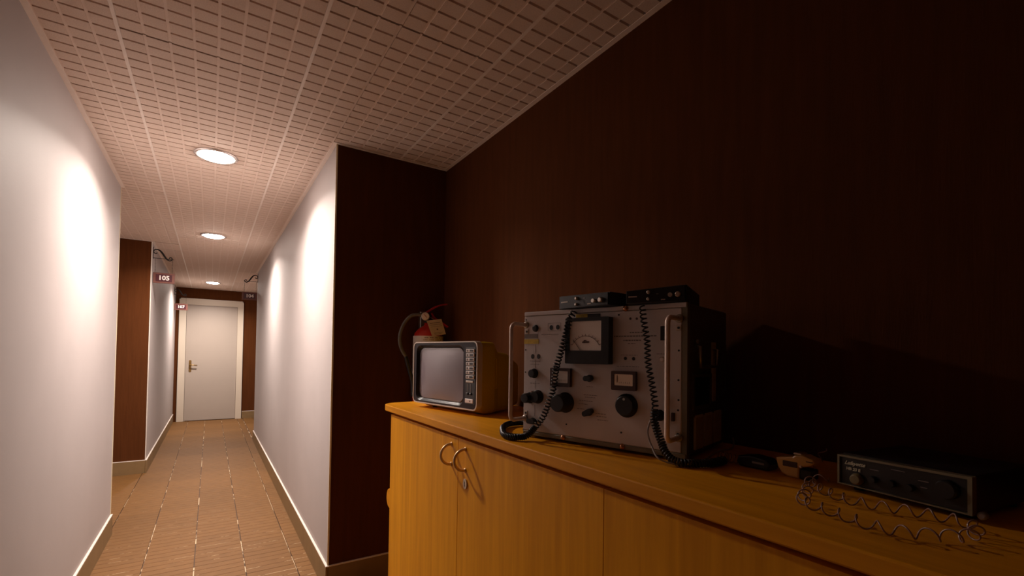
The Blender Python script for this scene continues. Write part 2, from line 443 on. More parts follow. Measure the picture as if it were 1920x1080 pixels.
# ---------------------------------------------------------------- door at the far end
door = bpy.data.objects.new('door_1', None); C.objects.link(door); door.location = (0, YE, 0); struct(door)
dl, dr, il, ir, zt_, zi = -.4913, .5300, -.383, .430, 2.267, 2.150
b = MB(); b.frame([(dl, 0), (dr, 0), (dr, zt_), (dl, zt_)], [(il, -.0), (ir, -.0), (ir, zi), (il, zi)], XZ, -.022, 0)
b.box(dl, -.020, 0, dl+.02, -.028, zt_); b.box(dr-.02, -.028, 0, dr, -.020, zt_); b.box(dl, -.028, zt_-.02, dr, -.020, zt_)
b.build('door_frame', 'framew', door)
MB().box(il+.003, -.010, .008, ir-.003, .0, zi-.004, bev=.002).build('door_leaf', 'doorw', door)
b = MB(); b.box(il+.005, -.021, .003, il+.016, -.010, zi).box(il, -.021, zi-.014, ir, -.010, zi-.004).build('door_stop', 'doorw', door)
b = MB(); b.prism(rrect(-.325, .905, -.285, 1.125, .018), XZ, -.016, -.010); hd = b.build('handle_plate', 'brass', door)
MB().tube([(-.305, -.014, 1.035), (-.305, -.055, 1.035), (-.290, -.062, 1.034), (-.195, -.062, 1.028)], .009).build('door_handle', 'brass', door)
MB().cyl((-.305, -.019, .965), (-.305, -.014, .965), .010).build('keyhole_rose', 'brass', door)

# ---------------------------------------------------------------- ceiling lamps
def ceiling_lamp(x, y, label):
    t = thing('ceiling_lamp', label, 'lamp', (x, y, ZC), 0, 'round ceiling lamps along the corridor')
    prof = [(0.0, .088), (-.004, .090), (-.007, .098), (-.006, .108), (-.001, .113), (.0, .113)]
    MB().lathe((0, 0, -.0012), (0, 0, 1), prof, 40).build('lamp_ring', 'lampring', t)
    MB().lathe((0, 0, 0), (0, 0, 1), [(-.0015, .0901), (-.009, .087), (-.015, .074), (-.019, .05), (-.0205, .025), (-.021, .0)], 40).build('diffuser', 'lamp', t)
    for a in (-.1, .1):
        MB().box(a-.006, -.006, -.0095, a+.006, .006, -.004, bev=.001).build('clip', 'lampring', t)
    la = bpy.data.lights.new('lamp_light', 'AREA'); la.shape = 'DISK'; la.size = .165; la.energy = LAMP_W; la.color = LAMP_COL; la.spread = math.radians(150)
    lo = bpy.data.objects.new('lamp_light', la); C.objects.link(lo); lo.location = (0, 0, -.0225); lo.parent = t
ceiling_lamp(.003, 3.262, 'round recessed lamp glowing in the ceiling nearest the camera, largest of the three')
ceiling_lamp(0, 5.545, 'round recessed ceiling lamp in the middle of the corridor, before the 105 sign')
ceiling_lamp(.012, 9.37, 'smallest round ceiling lamp at the far end just before the door')

# ---------------------------------------------------------------- hanging number signs
def hanging_sign(num, x, y, side, zoff, label):
    t = thing('hanging_sign', label, 'sign', (x, y, 2.09+zoff), 0, 'room number signs hanging in the corridor')
    s = side                                   # +1: sticks out to +x from the left wall
    b = MB(); b.box(*sorted_box(s*.006, -.009, -.056, s*.197, .009, .057), bev=.002); bd = b.build('board', 'signw', t)
    b = MB(); b.box(*sorted_box(s*.030, -.0115, -.038, s*.174, -.008, .039), bev=.001); pl = b.build('number_plate', 'signp', bd)
    lettering('number', num, .068, 'digit', pl, (s*.102, -.0122, .0), bold=.0020)
    # bracket: wall bar, arm and scroll
    MB().box(*sorted_box(0, -.006, .205, s*.005, .006, .335), bev=.001).build('wall_bar', 'iron', t)
    MB().tube([(s*.002, 0, .214), (s*.185, 0, .214)], .0032, 6).build('arm', 'iron', t)
    raw = [(565, 300), (553, 312), (535, 308), (525, 290), (535, 270), (565, 262), (597, 275), (627, 308), (650, 342), (678, 373), (708, 385), (730, 370), (727, 350), (708, 346), (698, 360)]
    pts = [(s*((200+X/6-286.5)*.004775), 0, .057+(510-(420+Y/6))*.00545) for X, Y in raw]
    sp = spline(pts, 5); m = len(sp)
    MB().tube(sp, .004, 8, radii=[.0050+.0045*math.exp(-((i/m-.52)/.16)**2) for i in range(m)]).build('scroll', 'iron', t)
    for cx in (.022, .172):
        b = MB()
        for k in range(9):
            z0 = .058+k*.0173; flat = k % 2
            loop = [((s*cx+(.0032*math.cos(a) if flat else 0)), (0 if flat else .0032*math.cos(a)), z0+.0095+.0095*math.sin(a)) for a in [2*PI*i/8 for i in range(8)]]
            b.tube(loop, .0009, 4, closed=True)
        b.build('chain', 'iron', t)
    return t
def sorted_box(x0, y0, z0, x1, y1, z1): return min(x0, x1), y0, z0, max(x0, x1), y1, z1
hanging_sign('105', X2, 6.36, 1, 0, 'brown wooden sign reading 105 hanging on chains from an iron scroll bracket')
hanging_sign('104', XR, 7.72, -1, .012, 'dark sign reading 104 hanging from the right wall near the far door')
hanging_sign('107', X2, 9.95, 1, -.03, 'small maroon sign reading 107 hanging before the left jamb of the far door')

# ---------------------------------------------------------------- cabinets and worktop
ZT = 1.0614; XF = .690
def cabinet(y_hi, y_lo, label, first=False):
    t = thing('cabinet', label, 'cabinet', (XF+.012, y_hi, 0), 0, 'oak cabinet units along the brown wall')
    L_ = y_hi-y_lo; D_ = XD-.004-(XF+.012)
    MB().box(.020, -L_+.001, .075, D_, -.001, ZT-.038, bev=.001).build('body', 'oakv', t)
    MB().box(.045, -L_+.004, 0, D_, -.004, .0745).build('plinth', 'dark', t)
    MB().box(.022, -L_+.004, ZT-.0375, D_, -.010, ZT-.0285).build('spacer', 'dark', t)
    mid = -L_/2-.002
    for k, (a, c) in enumerate(((-.0005, mid+.001), (mid-.001, -L_+.0005))):
        d = MB().box(0, c, .080, .0185, a, ZT-.040, bev=.0006).build('door', 'oakv', t)
        y = mid+.050 if k == 0 else mid-.053
        zc = .9585
        arc = [(-.036*math.sin(PI*i/16)-.004, y, zc+.034*math.cos(PI*i/16)) for i in range(17)]
        arc = [(.001, y, zc+.034)]+arc+[(.001, y, zc-.034)]
        MB().tube(arc, .0050, 8).build('handle', 'brassy', d)
        for s_ in (-1, 1): MB().lathe((0, y, zc+.034*s_), (-1, 0, 0), [(-.0, .0075), (.002, .0075), (.0035, .005)], 14).build('mount_rose', 'brassy', d)
        if k == 1:
            e = MB(); e.prism(circ(y-.004, .882, .0125, .0165, 20), YZ, -.004, 0); e.build('escutcheon', 'creamm', d)
            MB().box(-.0046, y-.0058, .874, -.0038, y-.0022, .890).build('keyhole', 'dark', d)
    if first:
        b = MB(); b.prism(rrect(-.030, .583, .076, .672, .040, 6), YZ, .010, .034, bev=.004); b.build('side_pull', 'oakh', t)
    return t
MT['brassy'] = mat('satin_brass', (.78, .55, .30), .38, metal=.45, var=.06)
MT['olivek'] = mat('olive_knob', (.16, .11, .04), .5)
MT['creamm'] = mat('cream_escutcheon', (.74, .60, .44), .35)
cabinet(2.090, .719, 'oak cabinet unit under the television with two ring handles and a keyhole', True)
cabinet(.7188, -.653, 'oak cabinet unit at the bottom right, nearer the camera, its door plain in view')
b = MB(); rr_ = .085
top = [(XD-.003, -.66), (XF, -.66)]+[(XF+rr_-rr_*math.cos(a), 2.215-rr_+rr_*math.sin(a)) for a in [PI/2*k/8 for k in range(9)]]+[(XD-.003, 2.275)]
b.prism(top, XY, ZT-.0285, ZT, bev=.0035)
tag(b.build('worktop', 'oakh'), 'long oak worktop with a rounded left corner lying over the cabinets', 'worktop')

# ---------------------------------------------------------------- television
tv = thing('television', 'portable television with grey screen and mustard yellow case on the worktop', 'television', (.783, 2.028, ZT), math.radians(-79.54))
z0 = .0200
O_ = rrect(.001, z0, .4615, z0+.2715, .024, 6)
b = MB(); b.frame(O_, rrect(.006, z0+.005, .4565, z0+.2665, .020, 6), XZ, -.004, .022); b.build('rim', 'cream', tv)
# case behind the rim, grows shallower towards the rear
def loopat(y, x0, z0_, x1, z1, rad): return [(a, y, c) for a, c in rrect(x0, z0_, x1, z1, rad, 5)]
b = MB(); b.rings([loopat(.021, .004, z0+.001, .4585, z0+.269, .022), loopat(.055, .006, .004, .4565, z0+.270, .022), loopat(.092, .008, .004, .4545, z0+.268, .022), loopat(.122, .020, .006, .4425, z0+.232, .022),
                   loopat(.185, .026, .008, .4365, z0+.224, .022), loopat(.285, .075, .020, .390, z0+.185, .022)], smooth=False)
b.build('case', 'mustard', tv)
MB().frame(rrect(0, .0, .055, .125, .006, 3), rrect(.004, .004, .051, .121, .005, 3), YZ, 0, .004).build('grip_recess', 'mustard', tv).location = (.4505, .050, z0+.082)
for x in (.09, .40): MB().cyl((x, .06, 0), (x, .06, .006), .012, n=12).build('foot', 'black', tv)
for x in (.10, .38): MB().cyl((x, .16, 0), (x, .16, .009), .010, n=12).build('foot', 'black', tv)
# bezel: ring round the tube opening and the control strip
so = rrect(.024, z0+.012, .3720, z0+.2565, .030, 6); si = rrect(.034, z0+.022, .3630, z0+.2470, .034, 6)
b = MB(); b.frame(rrect(.006, z0+.005, .4565, z0+.2665, .020, 6), so, XZ, -.002, .010); b.build('bezel', 'bezel', tv)
b = MB(); b.rings([[(a, -.002, c) for a, c in so], [(a, .012, c) for a, c in si]], caps=False, smooth=False); b.build('tube_surround', 'black', tv)
b = MB(); R_ = []
base_ = [p for p in rrect(.034, z0+.022, .3630, z0+.2470, .034, 6)]; base_ = [(a+(c-a)*t_, b2+(d-b2)*t_) for (a, b2), (c, d) in zip(base_, base_[1:]+base_[:1]) for t_ in ([0] if abs(a-c)+abs(b2-d) < .05 else [k/8 for k in range(8)])]; cx_, cz_ = .1985, z0+.1345
for s_ in (1.0, .97, .9, .8, .7, .6, .5, .4, .3, .2, .1, .01):
    R_.append([(cx_+(a-cx_)*s_, .011-.015*(1-((a-cx_)*s_/.1645)**2)*(1-((c-cz_)*s_/.1125)**2), cz_+(c-cz_)*s_) for a, c in base_])
b.rings(R_); b.build('screen', 'screen', tv)
b = MB(); b.prism(rrect(.388, z0+.024, .4490, z0+.2480, .004, 3), XZ, -.0036, -.0015); strip = b.build('control_strip', 'black', tv)
for k in range(7):
    zk = z0+.2335-k*.0172
    o = MB().box(.3955, -.0085, zk-.0065, .4455, -.0030, zk+.0065, bev=.0012).build('channel_button', 'knobw', tv)
    MB().box(.4190, -.0092, zk-.0042, .4400, -.0080, zk+.0042).build('button_window', 'black', o)
    MB().box(.4005, -.0090, zk-.0040, .4110, -.0080, zk+.0040).build('button_mark', 'print_', o)
MB().box(.3945, -.007, z0+.1085, .4400, -.003, z0+.1160, bev=.001).build('button_plate', 'cream', tv)
for x in (.404, .424):
    o = MB().box(x-.0015, -.0046, z0+.058, x+.0015, -.0030, z0+.103).build('slider_slot', 'print_', tv)
    MB().box(x-.0055, -.0085, z0+.060, x+.0055, -.0030, z0+.068, bev=.001).build('slider_knob', 'black', tv)
o = MB().box(.3890, -.0058, z0+.0285, .4390, -.0028, z0+.0445, bev=.001).build('badge', 'knobw', tv)
MB().box(.4180, -.0063, z0+.0335, .4230, -.0055, z0+.0385).build('badge_mark', 'print_', o)

# ---------------------------------------------------------------- fire extinguisher on the recess wall
ex = thing('fire_extinguisher', 'red fire extinguisher with grey hose and paper tag hanging behind the television', 'extinguisher', (1.080, 2.577, .955))
zb_ = .955
prof = [(0, .0), (0, .080), (.012, .087), (.43, .087), (.465, .080), (.490, .060), (.507, .036), (.514, .024), (.530, .022)]
MB().lathe((0, 0, 0), (0, 0, 1), prof, 32).build('cylinder', 'red', ex)
b = MB(); b.rings([[(.0878*math.cos(a), .0878*math.sin(a), z) for a in [2*PI*k/32 for k in range(32)]] for z in (.10, .449)], caps=False)
lb = b.build('label_band', 'labelw', ex)
b = MB()
for (zz, a0, a1, hh) in [(.436, 4.0, 5.2, .005), (.424, 3.9, 5.3, .003), (.412, 4.1, 5.0, .003)]+[(.40-.012*k, 3.35, 3.9, .0045) for k in range(14)]:
    n_ = 14
    for k in range(n_):
        if (k*7+int(zz*1000)) % 4 == 0: continue
        a = a0+(a1-a0)*k/n_; a2 = a0+(a1-a0)*(k+.7)/n_
        b.rings([[(.0882*math.cos(a), .0882*math.sin(a), zz), (.0882*math.cos(a2), .0882*math.sin(a2), zz), (.0882*math.cos(a2), .0882*math.sin(a2), zz+hh), (.0882*math.cos(a), .0882*math.sin(a), zz+hh)],
                 [(.0885*math.cos(a), .0885*math.sin(a), zz), (.0885*math.cos(a2), .0885*math.sin(a2), zz), (.0885*math.cos(a2), .0885*math.sin(a2), zz+hh), (.0885*math.cos(a), .0885*math.sin(a), zz+hh)]], smooth=False)
o = b.build('label_print', 'ink', lb); o['kind'] = 'stuff'
MB().lathe((0, 0, .528), (0, 0, 1), [(0, .024), (.010, .026), (.030, .020), (.055, .018), (.060, .010)], 16).build('valve', 'blackm', ex)
gx = (-.050, -.075, .560)
gv = Vector((-.40, -.90, .05)).normalized()
MB().tube([(0, 0, .560), (-.025, -.035, .560), (-.046, -.068, .560)], .012, 10).build('hose_fitting', 'steel', ex)
gg = MB().lathe(gx, gv, [(-.014, .018), (-.012, .0235), (.004, .0235), (.006, .021)], 24).build('pressure_gauge', 'chrome', ex)
MB().lathe(Vector(gx)+gv*.0062, gv, [(0, .0195), (.0006, .0195)], 20).build('gauge_dial', 'paper', gg)
e1 = gv.cross(Vector((0, 0, 1))).normalized()
MB().tube([Vector(gx)+gv*.008-e1*.008-Vector((0, 0, .008)), Vector(gx)+gv*.008+e1*.009+Vector((0, 0, .010))], .0013, 5).build('gauge_needle', 'redd', gg)
def lever(pts, name):
    b = MB(); sp = spline(pts, 4); n_ = len(sp); up = Vector((0, 0, 1)); rg = []
    for i, p in enumerate(sp):
        t = (sp[min(i+1, n_-1)]-sp[max(i-1, 0)]).normalized(); sd = Vector((0, 1, 0)); nn = t.cross(sd).normalized(); wd = .013
        rg.append([p-sd*wd-nn*.004, p+sd*wd-nn*.004, p+sd*wd+nn*.004, p-sd*wd+nn*.004])
    b.rings(rg, smooth=False); return b.build(name, 'redd', ex)
lever([(-.022, -.01, .586), (.005, -.01, .604), (.045, -.012, .628), (.085, -.012, .641), (.110, -.012, .645)], 'squeeze_lever')
lever([(.010, -.01, .585), (.030, -.01, .560), (.060, -.01, .542), (.095, -.012, .522), (.118, -.012, .508)], 'carry_handle')
b = MB()
tg = [Vector((-.050, -.092, .534)), Vector((.042, -.090, .549)), Vector((.066, -.104, .461)), Vector((-.020, -.106, .446))]
off = Vector((0, -.0008, 0)); b.rings([[p for p in tg], [p+off for p in tg]], smooth=False); tagp = b.build('paper_tag', 'paper', ex)
b = MB()
def tp(a, c): return (tg[0]*(1-a)+tg[1]*a)*(1-c)+(tg[3]*(1-a)+tg[2]*a)*c+Vector((0, -.0012, 0))
for a0, a1, c, th in ((.15, .85, .18, .03), (.12, .9, .30, .02), (.12, .9, .42, .012), (.46, .56, .58, .07), (.2, .85, .82, .02), (.2, .7, .9, .02)):
    q = [tp(a0, c), tp(a1, c), tp(a1, c+th), tp(a0, c+th)]; b.rings([q, [p+Vector((0, -.0003, 0)) for p in q]], smooth=False)
b.build('tag_print', 'ink', tagp)
MB().tube([(.0, -.03, .560), (-.004, -.085, .545)], .0012, 5).build('tag_string', 'paper', ex)
hose = [(-.062, -.060, .566), (-.09, -.055, .569), (-.125, -.045, .560), (-.158, -.035, .522), (-.180, -.030, .465), (-.184, -.030, .414), (-.170, -.030, .365), (-.146, -.030, .329)]
MB().tube(spline(hose, 5), .0098, 10).build('hose', 'rubber', ex)
MB().tube(spline([(-.146, -.030, .329), (-.125, -.030, .255), (-.104, -.030, .185), (-.098, -.03, .10)], 5), .010, 10, radii=[.0105+.00025*i for i in range(16)]).build('nozzle', 'black', ex)
MB().box(-.108, -.036, .165, -.080, -.012, .185, bev=.002).build('hose_clip', 'steel', ex)
MB().box(-.02, .075, .30, .02, .108, .60, bev=.003).build('wall_bracket', 'steel', ex)

# ---------------------------------------------------------------- rack instrument
AX, AY = .783, 1.130; ZB = ZT+.008
ra = math.radians(-74.187)
mc = thing('measuring_instrument', 'grey rack measuring instrument with meters, knobs and tall side handles on the worktop', 'instrument', (AX, AY, ZT), ra)
HB = .008; W_ = .4771; H_ = .3570; D_ = .290
def P(*a): return a
MB().box(.004, .010, HB+.002, W_-.002, D_, HB+H_-.001, bev=.003).build('case', ['caseside'], mc)
fr = MB(); fr.frame([(-.005, HB), (W_, HB), (W_, HB+H_), (-.005, HB+H_)], [(.002, HB+.012), (W_-.012, HB+.012), (W_-.012, HB+H_-.011), (.002, HB+H_-.011)], XZ, -.002, .012)
fr.build('case_rim', 'case', mc)
MB().box(-.0045, -.0035, HB+.0120, W_-.0125, .011, HB+H_-.0120, bev=.0015).build('front_panel', 'panel', mc)
MB().box(-.0045, -.0045, HB+H_-.0110, W_-.001, .006, HB+H_+.0005, bev=.0015).build('top_rail', 'panel', mc)
MB().box(-.0045, -.0045, HB-.0005, W_-.001, .006, HB+.0108, bev=.0015).build('bottom_rail', 'case', mc)
for x in (.03, .44):
    for y in (.04, .25): MB().cyl((x, y, 0), (x, y, HB+.002), .010, n=12).build('foot', 'blackm', mc)
def handle(x):
    z1, z2, o_, c = HB+.0465, HB+.320, -.070, .016
    pts = [(x, 0, z1)]+[(x, o_+c-c*math.sin(a), z1+c-c*math.cos(a)) for a in [PI/2*k/6 for k in range(7)]]+[(x, o_+c-c*math.cos(a), z2-c+c*math.sin(a)) for a in [PI/2*k/6 for k in range(7)]]+[(x, 0, z2)]
    h = MB().tube(pts, .0058, 12).build('rack_handle', 'handle', mc)
    for z in (z1, z2): MB().lathe((x, -.0035, z), (0, -1, 0), [(0, .010), (.002, .010), (.004, .007)], 14).build('handle_ferrule', 'steel', h)
handle(.003); handle(.459)
for x, z in ((.0065, .300), (.0065, .062), (.4580, .3116-.013), (.4578, .0448+.010)):
    o = MB().box(x-.006, -.0055, HB+z-.007, x+.006, -.003, HB+z+.007, bev=.001).build('bolt_washer', 'cream', mc)
    MB().cyl((x, -.0068, HB+z), (x, -.0050, HB+z), .003, n=8).build('bolt', 'black', o)
def hole(x, z, rad, rb=None, depth=.0008, m='black', name='socket'):
    b = MB(); b.prism(circ(x, HB+z, rad, rb, 16), XZ, -.0035-depth, -.0034); return b.build(name, m, mc)
for x, z in ((.0939, .3096), (.1166, .310)): hole(x, z, .0058, .0068)
for x, z in ((.0285, .2274), (.0501, .2277)): hole(x, z, .0058, .0070)
for x, z in ((.3238, .2262), (.3459, .2257)): hole(x, z, .0042)
for x, z in ((.3365, .3248), (.3535, .3241)): hole(x, z, .0030, m='brownp')
for x, z in ((.1489, .0437), (.3139, .0411), (.002, .3349), (.002, .2465), (.002, .181), (.3046, .3356), (.4582, .2463), (.4578, .1783), (.4581, .1326), (.4574, .1092)): hole(x, z, .0024, name='screw_hole')
b = MB(); b.lathe((.0384, -.0035, HB+.3091), (0, -1, 0), [(0, .010), (.004, .010), (.006, .006)], 16); b.build('fuse_holder', 'blackm', mc)
def knob(x, z, rad, dep, name='knob', ptr=True, skirt=True):
    b = MB(); o_ = (x, -.0035, HB+z); pr = []
    if skirt: pr += [(0, rad*1.12), (.0025, rad*1.12), (.003, rad)]
    else: pr += [(0, rad)]
    pr += [(dep*.9, rad*.93), (dep, rad*.84)]
    b.lathe(o_, (0, -1, 0), pr, 28); k = b.build(name, 'black', mc)
    if ptr: MB().cyl((x, -.0035-dep-.0008, HB+z+rad*.62), (x, -.0035-dep+.001, HB+z+rad*.62), .0032, n=10).build('knob_pointer', 'steel', k)
    return k
knob(.0352, .1785, .0125, .016, ptr=False)
knob(.0500, .1120, .0175, .020, ptr=False); knob(.0225, .1075, .0150, .030, ptr=False)
MB().cyl((.0405, -.026, HB+.127), (.0405, -.012, HB+.127), .0022, n=8).build('cursor_pin', 'knobw', mc)
knob(.1450, .1030, .0250, .042, ptr=False)
knob(.3285, .1095, .0265, .016)
knob(.4140, .0935, .0120, .020, ptr=False)
def lever_knob(x, z, ang, L_, name='selector_lever'):
    b = MB(); c_, s_ = math.cos(ang), math.sin(ang)
    b.prism([(x+a*c_-b2*s_, HB+z+a*s_+b2*c_) for a, b2 in rrect(-L_/2, -.007, L_/2, .007, .0065, 4)], XZ, -.020, -.004, bev=.001); k = b.build(name, 'black', mc)
    MB().lathe((x, -.0035, HB+z), (0, -1, 0), [(0, .0095), (.004, .0095)], 16).build('lever_base', 'black', k)
lever_knob(.2215, .1722, .05, .024); lever_knob(.2215, .0834, .5, .030); lever_knob(.0335, .0410, .0, .028)
b = MB(); b.lathe((.4207, -.0035, HB+.2252), (0, -1, 0), [(0, .0065), (.006, .0065), (.009, .004)], 14); b.build('indicator_cap', 'knobw', mc)
MB().box(.4144, -.0060, HB+.270, .4286, -.003, HB+.3039, bev=.0008).build('fuse_window', 'black', mc)
MB().box(.4264, -.0095, HB+.113, .4345, -.003, HB+.1406, bev=.001).build('rocker', 'blackm', mc)
MB().box(.4430, -.0095, HB+.083, .4500, -.003, HB+.103, bev=.001).build('rocker', 'brownp', mc)
for x, z in ((.3241, .3505), (.1394, .0068), (.3176, .0068)):
    MB().lathe((x, -.004, HB+z), (0, -1, 0), [(0, .0075), (.003, .0072), (.006, .004), (.0065, .001)], 14).build('captive_screw', 'copper', mc)
# meters
def meter(x0, z0_, x1, z1, wx0, wz0, wx1, wz1, dep, frame_m, face_m, name):
    b = MB(); b.frame(rrect(x0, HB+z0_, x1, HB+z1, .003, 3), rrect(wx0, HB+wz0, wx1, HB+wz1, .002, 3), XZ, -.0035-dep, -.0034)
    t = b.build(name, frame_m, mc)
    MB().box(wx0-.001, -.0035-dep*.86, HB+wz0-.001, wx1+.001, -.0036, HB+wz1+.001).build('meter_face', face_m, t)
    return t
m1 = meter(.1567, .2100, .2883, .3315, .1695, .2450, .2670, .3220, .022, 'black', 'dial', 'large_meter')
yf = -.0035-.022*.86-.0006
b = MB(); cx, cz = .2190, HB+.236
arc = [(cx+.047*math.cos(a), yf, cz+.047*math.sin(a)) for a in [math.radians(150-120*k/20) for k in range(21)]]
b.tube(arc, .0005, 4)
for k in range(0, 21, 2):
    a = math.radians(150-120*k/20); b.tube([(cx+.047*math.cos(a), yf, cz+.047*math.sin(a)), (cx+.052*math.cos(a), yf, cz+.052*math.sin(a))], .0005, 4)
b.build('dial_scale', 'ink', m1)
lettering('dial_unit', 'dBm', .0115, 'ink', m1, (.219, yf, HB+.268), shear=.3)
MB().tube([(.1805, yf-.0012, HB+.2735), (.2045, yf-.0012, HB+.2455)], .0007, 4).build('dial_needle', 'ink', m1)
m2 = meter(.0987, .1456, .1655, .1968, .1090, .1563, .1579, .1890, .010, 'brownp', 'dial', 'small_meter')
m3 = meter(.2895, .1467, .3560, .1945, .2976, .1585, .3488, .1867, .010, 'brownp', 'dialy', 'small_meter')
for x0 in (.115, .306):
    z_ = HB+(.164 if x0 < .2 else .166); mm = m2 if x0 < .2 else m3
    MB().tube([(x0, -.0128, z_), (x0, -.0128, z_+.018)], .0006, 4).build('dial_needle', 'ink', mm)
    b = MB()
    for k in range(6): b.tube([(x0+.006+.0055*k, -.0126, z_-.002), (x0+.006+.0055*k, -.0126, z_+.001+.001*(k % 2))], .0004, 4)
    b.build('dial_scale', 'ink', mm)
# stick-on labels
MB().box(.1768, -.0045, HB+.3320, .2130, -.0034, HB+.3425).build('sticker', 'yellow', mc)
MB().box(.2133, -.0050, HB+.3310, .2510, -.0034, HB+.3420).build('name_plate', 'black', mc)
MB().box(-.0035, -.0045, HB+.2640, .0500, -.0034, HB+.2775).build('sticker', 'yellow', mc)
MB().box(-.0030, -.0045, HB+.2800, .0450, -.0034, HB+.2925).build('sticker', 'print_', mc)
# worn silk-screened lines
b = MB()
def ln(x0, z0_, x1, z1, th=.0011):
    dx, dz = x1-x0, z1-z0_; L_ = math.hypot(dx, dz); nx, nz = -dz/L_*th/2, dx/L_*th/2
    b.prism([(x0+nx, HB+z0_+nz), (x0-nx, HB+z0_-nz), (x1-nx, HB+z1-nz), (x1+nx, HB+z1+nz)], XZ, -.00385, -.0034)
random.seed(3)
def words(x0, x1, z, hgt):
    x = x0
    while x < x1:
        w_ = random.uniform(.003, .008); ln(x, z, min(x+w_, x1), z, hgt); x += w_+.0018
words(.335, .372, .2905, .0028); words(.292, .405, .2815, .0030); words(.318, .365, .2710, .0030); words(.330, .350, .2630, .0020)
words(.203, .245, .128, .0014); words(.207, .240, .122, .0014); words(.190, .232, .112, .0014); words(.188, .215, .103, .0014); words(.183, .206, .090, .0014)
words(.240, .270, .082, .0014); words(.243, .272, .075, .0014); words(.246, .276, .066, .0014); words(.212, .232, .150, .0014)
words(.312, .356, .2345, .0012); words(.300, .360, .2060, .0012); words(.060, .120, .2905, .0012); words(.405, .430, .2380, .0012)
ln(.083, .322, .127, .322, .0008); ln(.083, .300, .127, .300, .0008); ln(.083, .300, .083, .322, .0008); ln(.127, .300, .127, .322, .0008)
ln(.0385, .262, .0385, .236, .0010); ln(.0385, .218, .0385, .194, .0010); ln(.0385, .158, .0385, .135, .0010); ln(.0385, .088, .0385, .056, .0010)
words(.018, .056, .214, .0014); words(.020, .052, .205, .0014); words(.020, .056, .150, .0014)
b.build('panel_print', 'print_', mc)['kind'] = 'stuff'
# side of the case: folding grip, slide bar, recess, vent fins
MB().tube([(W_, .045, HB+.258), (W_+.012, .046, HB+.256), (W_+.012, .048, HB+.209), (W_+.012, .163, HB+.209), (W_+.012, .168, HB+.250), (W_, .170, HB+.252)], .0042, 8).build('side_grip', 'steel', mc)
MB().box(W_-.003, .166, HB+.120, W_+.003, .188, HB+.270, bev=.001).build('slide_bar', 'vent', mc)
MB().frame(rrect(.034, HB+.108, .160, HB+.192, .003, 2), rrect(.042, HB+.116, .152, HB+.184, .002, 2), YZ, W_-.003, W_+.002).build('recess_frame', 'caseside', mc)
MB().box(W_-.0025, .042, HB+.116, W_-.0010, .152, HB+.184).build('recess_back', 'black', mc)
MB().lathe((W_-.002, .056, HB+.269), (1, 0, 0), [(0, .006), (.006, .005), (.008, .002)], 12).build('side_stud', 'steel', mc)
for y0, y1 in ((.0436, .0970), (.1107, .1625), (.1783, .2310)):
    b = MB()
    b.box(W_-.002, y0, HB+.014, W_+.0035, y1, HB+.0905, bev=.001)
    for k in range(5):
        yy = y0+(y1-y0)*(k+.5)/5; b.box(W_, yy-.0015, HB+.0895, W_+.0045, yy+.0015, HB+.0945)
    b.build('vent_plate', 'vent', mc)

# ---------------------------------------------------------------- two small radios on top of the instrument
def small_radio(x, y, ang, w_, h0, h1, label, dz, dep=.165):
    t = thing('mobile_radio', label, 'radio', (x, y, ZT+HB+H_+dz), math.radians(ang), 'small black radios on top of the instrument')
    b = MB(); poly = [(0, 0), (w_, 0), (w_, h1), (0, h0)]
    b.prism(poly, XZ, .006, dep, bev=.0015); b.build('case', 'blackm', t)
    b = MB(); b.prism([(.002, .0015), (w_-.002, .0015), (w_-.002, h1-.002), (.002, h0-.002)], XZ, 0, .0065, bev=.001); b.build('front_plate', 'black', t)
    for fx, fz, rad in ((.40, .70, .0044), (.395, .26, .0040)):
        MB().lathe((w_*fx, .001, (h0+h1)/2*fz), (0, -1, 0), [(0, rad), (.007, rad), (.009, rad*.6)], 14).build('knob', 'chrome', t)
    MB().box(w_*.055, -.001, h0*.47, w_*.20, .001, h0*.56).build('slot_mark', 'cream', t)
    k = MB().lathe((w_*.88, .001, h1*.42), (0, -1, 0), [(0, .0065), (.010, .0065), (.012, .005)], 16).build('volume_knob', 'chrome', t)
    MB().cyl((w_*.76, .001, h1*.40), (w_*.76, -.012, h1*.40), .0050, n=14).build('squelch_knob', 'chrome', t)
    MB().box(w_*.52, -.0006, h0*.62, w_*.56, .001, h0*.68).build('slot_mark', 'print_', t)
    MB().box(w_*.60, -.0006, h0*.18, w_*.67, .001, h0*.25).build('slot_mark', 'cream', t)
    return t
small_radio(.813, 1.016, -85.55, .180, .038, .0340, 'small black radio with silver knobs on the left of the instrument top', .0015, .120)
small_radio(.8430, .7960, -62.5, .140, .032, .040, 'small black radio with silver knobs on the right of the instrument top', .0015, .215)

